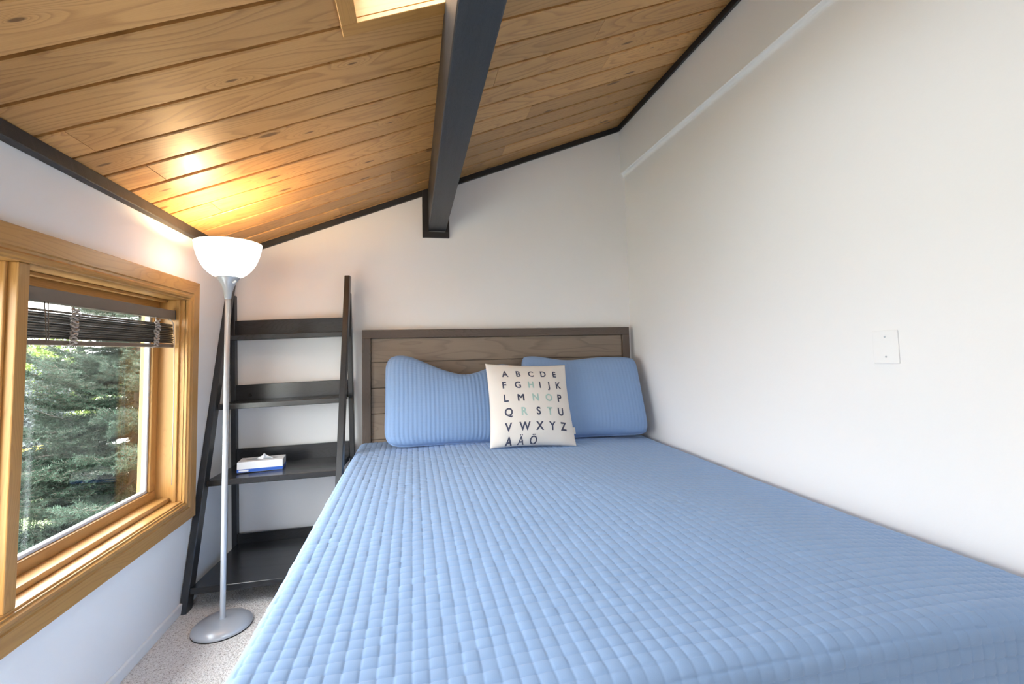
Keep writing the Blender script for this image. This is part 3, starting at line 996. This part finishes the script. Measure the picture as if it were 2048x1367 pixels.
build_pillow(fC, 70, 70, M['canvas'], 'cushion_cover', cus, wrinkle)
rows = [(0.112, 0.083, [('A', .215), ('B', .375), ('C', .53), ('D', .685), ('E', .835)]),
        (0.262, 0.088, [('F', .187), ('G', .345), ('H', .505), ('I', .62), ('J', .73), ('K', .865)]),
        (0.425, 0.092, [('L', .19), ('M', .362), ('N', .54), ('O', .71), ('P', .855)]),
        (0.590, 0.094, [('Q', .207), ('R', .388), ('S', .557), ('T', .70), ('U', .845)]),
        (0.757, 0.094, [('V', .2), ('W', .385), ('X', .56), ('Y', .713), ('Z', .857)]),
        (0.903, 0.088, [('A', .21), ('\u00c4', .345), ('\u00d6', .487)])]
for vc, hgt, row in rows:
    for ch_, uc in row:
        cu = bpy.data.curves.new('letter', 'FONT')
        cu.body = ch_
        cu.size = 1.0
        cu.offset = {'M': 0.0, '\u00c4': 0.012, '\u00d6': 0.014}.get(ch_, 0.027)
        cu.resolution_u = 4
        tmp = link(bpy.data.objects.new('letter_tmp', cu))
        dg = bpy.context.evaluated_depsgraph_get()
        me0 = bpy.data.meshes.new_from_object(tmp.evaluated_get(dg))
        bpy.data.objects.remove(tmp, do_unlink=True)
        bm = bmesh.new(); bm.from_mesh(me0)
        bmesh.ops.triangulate(bm, faces=bm.faces)
        if ch_ == 'M':      # heavier strokes, like its neighbours
            for dx in (-.032, .032):
                d_ = bmesh.ops.duplicate(bm, geom=list(bm.verts) + list(bm.edges) + list(bm.faces))
                for e_ in d_['geom']:
                    if isinstance(e_, bmesh.types.BMVert): e_.co.x += dx
        for _ in range(1):
            bmesh.ops.subdivide_edges(bm, edges=list(bm.edges), cuts=1, use_grid_fill=False)
        co = np.array([v.co[:] for v in bm.verts])
        lo, hi = co.min(0), co.max(0)
        cap = 0.70
        sc = hgt * 0.95 * 2 / cap          # v units per font unit
        cx_ = (lo[0] + hi[0]) / 2
        uu = (uc * 2 - 1 - .03) + (co[:, 0] - cx_) * sc * (CHH / CW) * 0.92
        vv_ = (1 - (vc * 1.015 + .038) * 2) + (co[:, 1] - cap / 2) * sc
        uu, vv_ = np.clip(uu, -.98, .98), np.clip(vv_, -.985, .985)
        P0 = fC(uu, vv_, 1)
        e_ = 1e-3
        n_ = np.cross(fC(uu + e_, vv_, 1) - P0, fC(uu, vv_ + e_, 1) - P0)
        n_ /= np.linalg.norm(n_, axis=-1, keepdims=True)
        n_ *= np.where(n_[:, 1:2] > 0, -1, 1)
        P1 = P0 + n_ * (0.0012 + wrinkle(uu, vv_)[:, None])
        for v, p in zip(bm.verts, P1): v.co = p
        bmesh.ops.recalc_face_normals(bm, faces=bm.faces)
        me1 = bpy.data.meshes.new('letter')
        bm.to_mesh(me1); bm.free()
        bpy.data.meshes.remove(me0)
        me1.materials.append(M['ink_mint' if ch_ in 'HNORT' else 'ink_dark'])
        link(bpy.data.objects.new('letter', me1), cus)
o = box('sewn_tag', (CW / 2 * .93, -.002, -CHH * .36), (CW / 2 * .93 + .022, .002, -CHH * .36 + .036), M['canvas'], cus, 0.0008)

# ------------------------------------------------------------------ ladder shelf
lad = empty('ladder_shelf', (0.352, -0.02, 0))
lad.rotation_euler = (0, math.radians(-1.3), math.radians(-3.2))
tag(lad, 'black wooden ladder shelf with four shelves in the corner', 'shelf')
LXL, LXR = -0.318, 0.338          # outer faces of the uprights, local
LEGT = 0.030
LD = -0.535                        # how far the front legs stand out
LTOP = 1.56


def leg_y(z): return -0.006 + (LD + 0.006) * (1 - z / LTOP)


for x0 in (LXL, LXR - LEGT):
    x1 = x0 + LEGT
    d = 0.048
    yb, yt = leg_y(0), leg_y(LTOP)
    hexa('front_leg', [(x0, yb - .005, 0), (x1, yb - .005, 0), (x1, yb + d, 0), (x0, yb + d, 0),
                       (x0, yt - d, LTOP), (x1, yt - d, LTOP), (x1, yt - .002, LTOP), (x0, yt - .002, LTOP)], M['ladder_z'], lad, 0.002)
for x0 in (LXL + .002, LXR - LEGT + .002):
    x1 = x0 + LEGT - .004
    hexa('back_post', [(x0, -.034, 0), (x1, -.034, 0), (x1, 0.0, 0), (x0, 0.0, 0), (x0, -.034, 1.46), (x1, -.034, 1.46), (x1, 0.0, 1.46), (x0, 0.0, 1.46)], M['ladder_z'], lad, 0.002)
xi0, xi1 = LXL + LEGT, LXR - LEGT
for i, (zt_, rail) in enumerate(((1.232, 0.086), (0.876, 0.082), (0.527, 0.080), (0.100, 0.050))):
    yf_ = leg_y(zt_ - .014) - 0.002
    sh = box('shelf_board', (xi0 + .0005, yf_, zt_ - .028), (xi1 - .0005, -.036, zt_), M['ladder_x'], lad, 0.002)
    rl = box('back_rail', (xi0 + .0005, -.034, zt_ - .02), (xi1 - .0005, -.018, zt_ + rail), M['ladder_x'], lad, 0.0015)
    if i == 1:
        hl = lathe('cable_hole', [(0, .0006), (.0095, .0006), (.0105, 0), (.0105, -.002)], 20, M['hole'], lad)
        hl.matrix_basis = Matrix.Translation((-0.215, -.0345, zt_ + .022)) @ Matrix.Rotation(math.pi / 2, 4, 'X')

# ------------------------------------------------------------------ tissue box on the third shelf
tb = empty('tissue_box', (0.236, -0.222, 0.5275), (0, 0, math.radians(6.5)))
tag(tb, 'white tissue box with a blue stripe on the ladder shelf', 'tissue box')
TW, TD, TH = 0.208, 0.108, 0.052
box('carton', (-TW / 2, -TD / 2, 0.0), (TW / 2, TD / 2, TH), M['card_white'], tb, 0.0012)
box('blue_stripe', (-TW / 2 - .0004, -TD / 2 - .0004, .0012), (TW / 2 + .0004, TD / 2 + .0004, .0165), M['card_blue'], tb, 0.0003)
box('white_print', (-TW / 2 + .008, -TD / 2 - .0008, .005), (-TW / 2 + .052, -TD / 2 - .0002, .0125), M['card_white'], tb, 0)
an = np.linspace(0, 2 * np.pi, 32, endpoint=False)
mesh_obj('slot', [(.075 * np.sign(math.cos(a)) * abs(math.cos(a)) ** .8, .021 * math.sin(a), TH + .0005) for a in an], [tuple(range(32))], M['slot'], tb)
# pulled-up tissue: a folded peak rising out of the slot
nu_, nv_ = 25, 13
uu, vv_ = np.meshgrid(np.linspace(-1, 1, nu_), np.linspace(0, 1, nv_), indexing='ij')
tx_ = .014 + uu * (.042 * (1 - vv_) ** .9 + .003) - .004 * vv_
tz_ = TH - .002 + vv_ * (.031 - .010 * np.abs(uu) ** 1.5)
ty_ = .010 * np.sin(uu * 5.0) * (1 - vv_) + .004 * np.sin(uu * 11) * vv_ - .008 * vv_
Pt = np.stack([tx_, ty_, tz_], -1)
ts = grid_mesh('tissue', Pt, M['tissue'], tb)
md = ts.modifiers.new('thickness', 'SOLIDIFY'); md.thickness = 0.0012

# ------------------------------------------------------------------ floor lamp
LX, LY = 0.2285, -0.679
lamp = empty('floor_lamp', (LX, LY, 0))
tag(lamp, 'lit silver torchiere floor lamp with a white bowl shade by the window', 'lamp')
lathe('base', [(.0001, .036), (.016, .0358), (.045, .0345), (.070, .0315), (.088, .0265), (.101, .0195), (.1085, .0125), (.1110, .0075), (.1095, .003)], 64, M['silver'], lamp)
lathe('foot_ring', [(.108, .0045), (.1105, .004), (.1105, 0), (.0001, 0)], 64, M['black_rubber'], lamp)
lathe('pole', [(.0001, .03), (.0125, .031), (.0125, .036), (.0105, .040), (.0105, 1.372), (.0001, 1.373)], 24, M['silver'], lamp)
lathe('socket_cone', [(.0105, 1.358), (.0135, 1.364), (.0145, 1.372), (.0175, 1.392), (.024, 1.415), (.033, 1.434), (.0435, 1.449), (.046, 1.4525), (.044, 1.454), (.0001, 1.453)], 40, M['silver'], lamp)
lathe('switch_knob', [(.0001, .016), (.004, .0155), (.005, .012), (.005, 0)], 12, M['card_white'], lamp)
kn = lamp.children[-1]
kn.matrix_basis = Matrix.Translation((.026, -.016, 1.428)) @ Matrix.Rotation(math.radians(70), 4, Vector((.5, .85, 0)))

m, nt, b = new_mat('lit_white_bowl')
b.inputs['Base Color'].default_value = (0.92, 0.90, 0.86, 1)
b.inputs['Roughness'].default_value = 0.35
b.inputs['Emission Color'].default_value = (1.0, 0.93, 0.82, 1)
b.inputs['Emission Strength'].default_value = 1.2
M['bowl'] = m
bp = [(.030, 1.451), (.045, 1.453), (.060, 1.4605), (.077, 1.474), (.093, 1.493), (.107, 1.517), (.1175, 1.545), (.1245, 1.572), (.1288, 1.600),
      (.1270, 1.6008), (.1225, 1.572), (.1155, 1.545), (.105, 1.519), (.091, 1.496), (.075, 1.478), (.058, 1.465), (.030, 1.457)]
lathe('bowl_shade', bp, 64, M['bowl'], lamp)
m, nt, b = new_mat('lit_bulb')
b.inputs['Base Color'].default_value = (1, 0.95, 0.85, 1)
b.inputs['Emission Color'].default_value = (1.0, 0.80, 0.50, 1)
b.inputs['Emission Strength'].default_value = 6.0
M['bulb'] = m
lathe('bulb', [(.0001, 1.556), (.012, 1.553), (.022, 1.543), (.026, 1.53), (.024, 1.515), (.016, 1.498), (.013, 1.48), (.013, 1.46)], 24, M['bulb'], lamp)
pl = bpy.data.lights.new('lamp_light', 'POINT')
pl.energy = 3.6
pl.color = (1.0, 0.63, 0.26)
pl.shadow_soft_size = 0.03
plo = link(bpy.data.objects.new('lamp_light', pl), lamp)
plo.location = (0, 0, 1.564)

# ------------------------------------------------------------------ outdoors: ground, spruce, shrubs
def leaf_mat(name, c1, c2, rough=0.6, trans=0.25):
    m, nt, b = new_mat(name)
    b.inputs['Roughness'].default_value = rough
    b.inputs['Specular IOR Level'].default_value = 0.3
    geo = nd(nt, 'ShaderNodeNewGeometry')
    oi = nd(nt, 'ShaderNodeObjectInfo')
    f = math_n(nt, 'ADD', math_n(nt, 'MULTIPLY', geo.outputs['Random Per Island'], 0.7), math_n(nt, 'MULTIPLY', oi.outputs['Random'], 0.3))
    lk(nt, mix_rgb(nt, f, c1, c2), b.inputs['Base Color'])
    return m


M['needle'] = leaf_mat('blue_green_needles', (0.008, 0.021, 0.011), (0.052, 0.090, 0.058))
M['bark'] = plain('grey_brown_bark', (0.09, 0.075, 0.06), 0.9, noise=0.4, nscale=25, bmp=0.6)
M['leaf_lime'] = leaf_mat('lime_leaves', (0.07, 0.11, 0.02), (0.22, 0.27, 0.07))
M['leaf_mid'] = leaf_mat('mid_green_leaves', (0.035, 0.07, 0.02), (0.11, 0.16, 0.055))
M['leaf_dark'] = leaf_mat('dark_green_leaves', (0.015, 0.035, 0.015), (0.05, 0.08, 0.03))
M['leaf_grey'] = leaf_mat('grey_green_leaves', (0.05, 0.06, 0.06), (0.13, 0.145, 0.145))
M['petal'] = leaf_mat('yellow_petals', (0.75, 0.45, 0.02), (0.85, 0.62, 0.05))

GZ = -0.95
m, nt, b = new_mat('garden_ground')
b.inputs['Roughness'].default_value = 0.95
tc = nd(nt, 'ShaderNodeTexCoord')
n1 = nd(nt, 'ShaderNodeTexNoise', Scale=0.35, Detail=3.0)
n2 = nd(nt, 'ShaderNodeTexNoise', Scale=14.0, Detail=4.0)
for n in (n1, n2): lk(nt, tc.outputs['Object'], n.inputs['Vector'])
grass = mix_rgb(nt, n2.outputs[0], (0.05, 0.09, 0.03), (0.20, 0.22, 0.10))
gravel = mix_rgb(nt, n2.outputs[0], (0.32, 0.31, 0.29), (0.55, 0.54, 0.52))
lk(nt, mix_rgb(nt, ramp(nt, n1.outputs[0], [(0.46, 0.0), (0.52, 1.0)]), grass, gravel), b.inputs['Base Color'])
bump(nt, b, n2.outputs[0], 0.6, 0.03)
M['garden'] = m
# ground lies outside the house only
gx, gy = np.meshgrid(np.linspace(-40, 30, 90), np.linspace(-40, 40, 90), indexing='ij')
gz = GZ + 0.06 * np.sin(gx * .7) * np.cos(gy * .6)
ground = grid_mesh('garden_ground', np.stack([gx, gy, gz], -1), M['garden'])
tag(ground, 'grass and pale gravel ground outside the window', 'ground', kind='structure')


def spruce_branch(seed, needle_step=0.0026):
    """one spruce bough of unit length along +X, side shoots in a flat spray; wood + needles"""
    r = np.random.default_rng(seed)
    shoots = []          # (p0, p1, weight)

    def spine(t):
        return np.array([t, 0.03 * math.sin(3 * t + seed), -0.13 * math.sin(t * 2.4) + 0.20 * t * t])
    ts_ = np.linspace(0, 1, 11)
    sp = np.array([spine(t) for t in ts_])
    for i in range(2, 10):
        shoots.append((sp[i], sp[i + 1]))
    for i, t in enumerate(np.arange(0.16, 0.99, 0.045)):
        for sgn in (-1, 1):
            p = spine(t + r.uniform(-.012, .012))
            L = (0.10 + 0.30 * (1 - t) ** 0.9 * min(1, t / .3)) * r.uniform(.75, 1.2)
            ang = math.radians(r.uniform(42, 62))
            d = np.array([math.cos(ang), sgn * math.sin(ang), r.uniform(-.10, .22)])
            q = p + d * L
            q[2] += 0.03 * r.uniform(-1, 1)
            mid = (p + q) / 2 + np.array([0, 0, -0.012])
            shoots += [(p, mid), (mid, q)]
            nsub = int(L / 0.055)
            for s in range(nsub):
                f = (s + 0.7) / (nsub + .4)
                pp = p + (q - p) * f
                for s2 in (-1, 1):
                    a2 = math.radians(r.uniform(35, 58)) * s2
                    d2 = np.array([d[0] * math.cos(a2) - d[1] * math.sin(a2), d[0] * math.sin(a2) + d[1] * math.cos(a2), d[2] + r.uniform(-.12, .38)])
                    d2 /= np.linalg.norm(d2)
                    l2 = (0.05 + 0.09 * (1 - f)) * r.uniform(.7, 1.2)
                    shoots.append((pp, pp + d2 * l2))
    P0 = np.array([s[0] for s in shoots]); P1 = np.array([s[1] for s in shoots])
    Ls_ = np.linalg.norm(P1 - P0, axis=1)
    n_per = np.maximum(6, (Ls_ / needle_step).astype(int))
    idx = np.repeat(np.arange(len(shoots)), n_per)
    N = len(idx)
    f = r.uniform(0, 1.0, N)
    base = P0[idx] + (P1 - P0)[idx] * f[:, None]
    ax_ = ((P1 - P0) / Ls_[:, None])[idx]
    ref = np.where(np.abs(ax_[:, 2:3]) < .9, np.array([[0, 0, 1.0]]), np.array([[1.0, 0, 0]]))
    e1 = np.cross(ax_, ref); e1 /= np.linalg.norm(e1, axis=1, keepdims=True)
    e2 = np.cross(ax_, e1)
    th = r.uniform(0, 2 * np.pi, N)
    rad = e1 * np.cos(th)[:, None] + e2 * np.sin(th)[:, None]
    dirn = ax_ * 0.55 + rad * 0.85 + np.array([0, 0, 0.12])
    dirn /= np.linalg.norm(dirn, axis=1, keepdims=True)
    ln = r.uniform(0.016, 0.025, N)
    tip = base + dirn * ln[:, None]
    side = np.cross(dirn, r.normal(size=(N, 3)))
    side /= np.linalg.norm(side, axis=1, keepdims=True)
    wd = 0.0016
    V = np.stack([base - side * wd, base + side * wd, tip + side * wd * .5, tip - side * wd * .5], 1).reshape(-1, 3)
    F = np.arange(N * 4).reshape(N, 4)
    # twigs: three-sided sticks (as quads)
    tw = 0.0028
    a1 = np.cross((P1 - P0), [0.3, 0.2, 1.0]); a1 /= np.linalg.norm(a1, axis=1, keepdims=True) + 1e-9
    a2 = np.cross((P1 - P0) / Ls_[:, None], a1)
    VV, FF = [], []
    corners = [a1 * tw, (-.5 * a1 + .87 * a2) * tw, (-.5 * a1 - .87 * a2) * tw]
    tv = np.stack([P0 + c for c in corners] + [P1 + c * .5 for c in corners], 1).reshape(-1, 3)
    k0 = len(V) + np.arange(len(P0)) * 6
    tf = np.vstack([np.stack([k0 + i, k0 + (i + 1) % 3, k0 + 3 + (i + 1) % 3, k0 + 3 + i], -1) for i in range(3)])
    # main spine
    sr = np.linspace(0.016, 0.004, 11)
    an_ = np.linspace(0, 2 * np.pi, 6, endpoint=False)
    sv = (sp[:, None, :] + np.stack([np.zeros(6), np.cos(an_), np.sin(an_)], -1)[None] * sr[:, None, None]).reshape(-1, 3)
    s0 = len(V) + len(tv)
    sf = []
    for i in range(10):
        for k_ in range(6):
            sf.append((s0 + i * 6 + k_, s0 + i * 6 + (k_ + 1) % 6, s0 + (i + 1) * 6 + (k_ + 1) % 6, s0 + (i + 1) * 6 + k_))
    allV = np.vstack([V, tv, sv])
    allF = np.vstack([F, tf, np.array(sf)])
    mi = np.concatenate([np.zeros(len(F), int), np.ones(len(tf) + len(sf), int)])
    return raw_mesh('branch', allV, allF, [M['needle'], M['bark']], mat_idx=mi, link_it=False)


branch_meshes = [spruce_branch(s) for s in range(6)]


def spruce(x, y, h_top, r_base, label, group, seed, dz=0.13, per=7):
    r = random.Random(seed)
    t_ = empty('spruce_tree', (x, y, GZ))
    tag(t_, label, 'tree', group)
    H = h_top - GZ
    tube('trunk', [(0, 0, -.1), (.01, .0, H * .3), (0, .01, H * .6), (0, 0, H)], [.10, .075, .045, .012], M['bark'], t_, 10)
    z = 0.12
    lvl = 0
    while z < H - .1:
        f = z / H
        R_b = r_base * (1 - f) ** 0.6 + 0.12
        for k_ in range(per):
            a = lvl * 1.1 + k_ * 2 * math.pi / per + r.uniform(-.25, .25)
            o = link(bpy.data.objects.new('branch', branch_meshes[r.randrange(len(branch_meshes))]), t_)
            sc_ = R_b * r.uniform(.8, 1.15)
            o.location = (0, 0, z + r.uniform(-.05, .05))
            o.rotation_euler = (r.uniform(-.25, .25), math.radians(r.uniform(-10, 10)), a)
            o.scale = (sc_, sc_, sc_)
        z += dz * (1 - .25 * f)
        lvl += 1
    return t_


spruce(-1.60, 2.25, 2.0, 1.25, 'blue green spruce tree close outside the window', None, 3)


def shrub(x, y, r_, h_, mat, n, leaf, label, seed, name='shrub', cat='shrub', z0=GZ):
    rr = np.random.default_rng(seed)
    t_ = empty(name, (x, y, z0))
    tag(t_, label, cat)
    # clumped crown
    nc = 26
    cc = rr.normal(size=(nc, 3)); cc /= np.linalg.norm(cc, axis=1, keepdims=True)
    cc *= rr.uniform(.35, .85, (nc, 1))
    cc = cc * np.array([r_, r_, h_ / 2]) + np.array([0, 0, h_ / 2])
    which = rr.integers(0, nc, n)
    p = rr.normal(size=(n, 3)); p /= np.linalg.norm(p, axis=1, keepdims=True)
    p = cc[which] + p * (rr.uniform(.4, 1.0, (n, 1)) ** .5) * np.array([r_ * .36, r_ * .36, h_ * .2])
    p[:, 2] = np.clip(p[:, 2], 0.02, None)
    d = rr.normal(size=(n, 3)); d[:, 2] += .5; d /= np.linalg.norm(d, axis=1, keepdims=True)
    s_ = np.cross(d, rr.normal(size=(n, 3))); s_ /= np.linalg.norm(s_, axis=1, keepdims=True)
    l_ = leaf * rr.uniform(.6, 1.3, (n, 1))
    V = np.stack([p, p + d * l_ * .5 + s_ * l_ * .28, p + d * l_, p + d * l_ * .5 - s_ * l_ * .28], 1).reshape(-1, 3)
    fo = raw_mesh('foliage', V, np.arange(n * 4).reshape(n, 4), M[mat], t_)
    fo['kind'] = 'stuff'
    for k_ in range(5):
        a = k_ * 1.3 + seed
        tube('stem', [(0.03 * math.cos(a), .03 * math.sin(a), -.05), (r_ * .25 * math.cos(a), r_ * .25 * math.sin(a), h_ * .4), (r_ * .5 * math.cos(a), r_ * .5 * math.sin(a), h_ * .8)],
             [.03, .02, .008], M['bark'], t_, 6)
    return t_


shrub(-5.9, 7.2, 1.1, 2.6, 'leaf_lime', 26000, 0.07, 'lime green leafy bush far behind the spruce', 1)
shrub(-3.3, 8.2, 1.1, 2.6, 'leaf_mid', 24000, 0.06, 'mid green bush behind the spruce', 2)
shrub(-1.9, 5.05, 0.8, 2.3, 'leaf_dark', 20000, 0.06, 'dark green bush behind the spruce trunk', 4)
shrub(-4.3, 4.85, 0.48, 2.0, 'leaf_grey', 14000, 0.045, 'grey leaved bush beside the lime green one', 6)
shrub(-11.2, 12.8, 2.2, 3.2, 'leaf_mid', 26000, 0.10, 'tall mid green tree at the end of the garden', 8)
shrub(-6.0, 13.0, 2.0, 3.2, 'leaf_dark', 26000, 0.10, 'tall dark green tree at the end of the garden', 9)
# yellow flowers
fl = empty('flower_clump', (-3.4, 3.5, GZ))
tag(fl, 'clump of yellow flowers beyond the window', 'flowers')
rr = np.random.default_rng(21)
for k_ in range(16):
    x, y, z = rr.normal(0, .13), rr.normal(0, .10), 1.02 + rr.normal(0, .06)
    tube('stem', [(x * .5, y * .5, 0), (x * .9, y * .9, z * .6), (x, y, z)], .006, M['leaf_mid'], fl, 5)
    V, F = [(x, y, z)], []
    for q in range(8):
        a = q * math.pi / 4
        V += [(x + .02 * math.cos(a - .3), y + .02 * math.sin(a - .3), z + .006), (x + .05 * math.cos(a), y + .05 * math.sin(a), z + .012), (x + .02 * math.cos(a + .3), y + .02 * math.sin(a + .3), z + .006)]
        F.append((0, 1 + q * 3, 2 + q * 3, 3 + q * 3))
    mesh_obj('flower', V, F, M['petal'], fl)
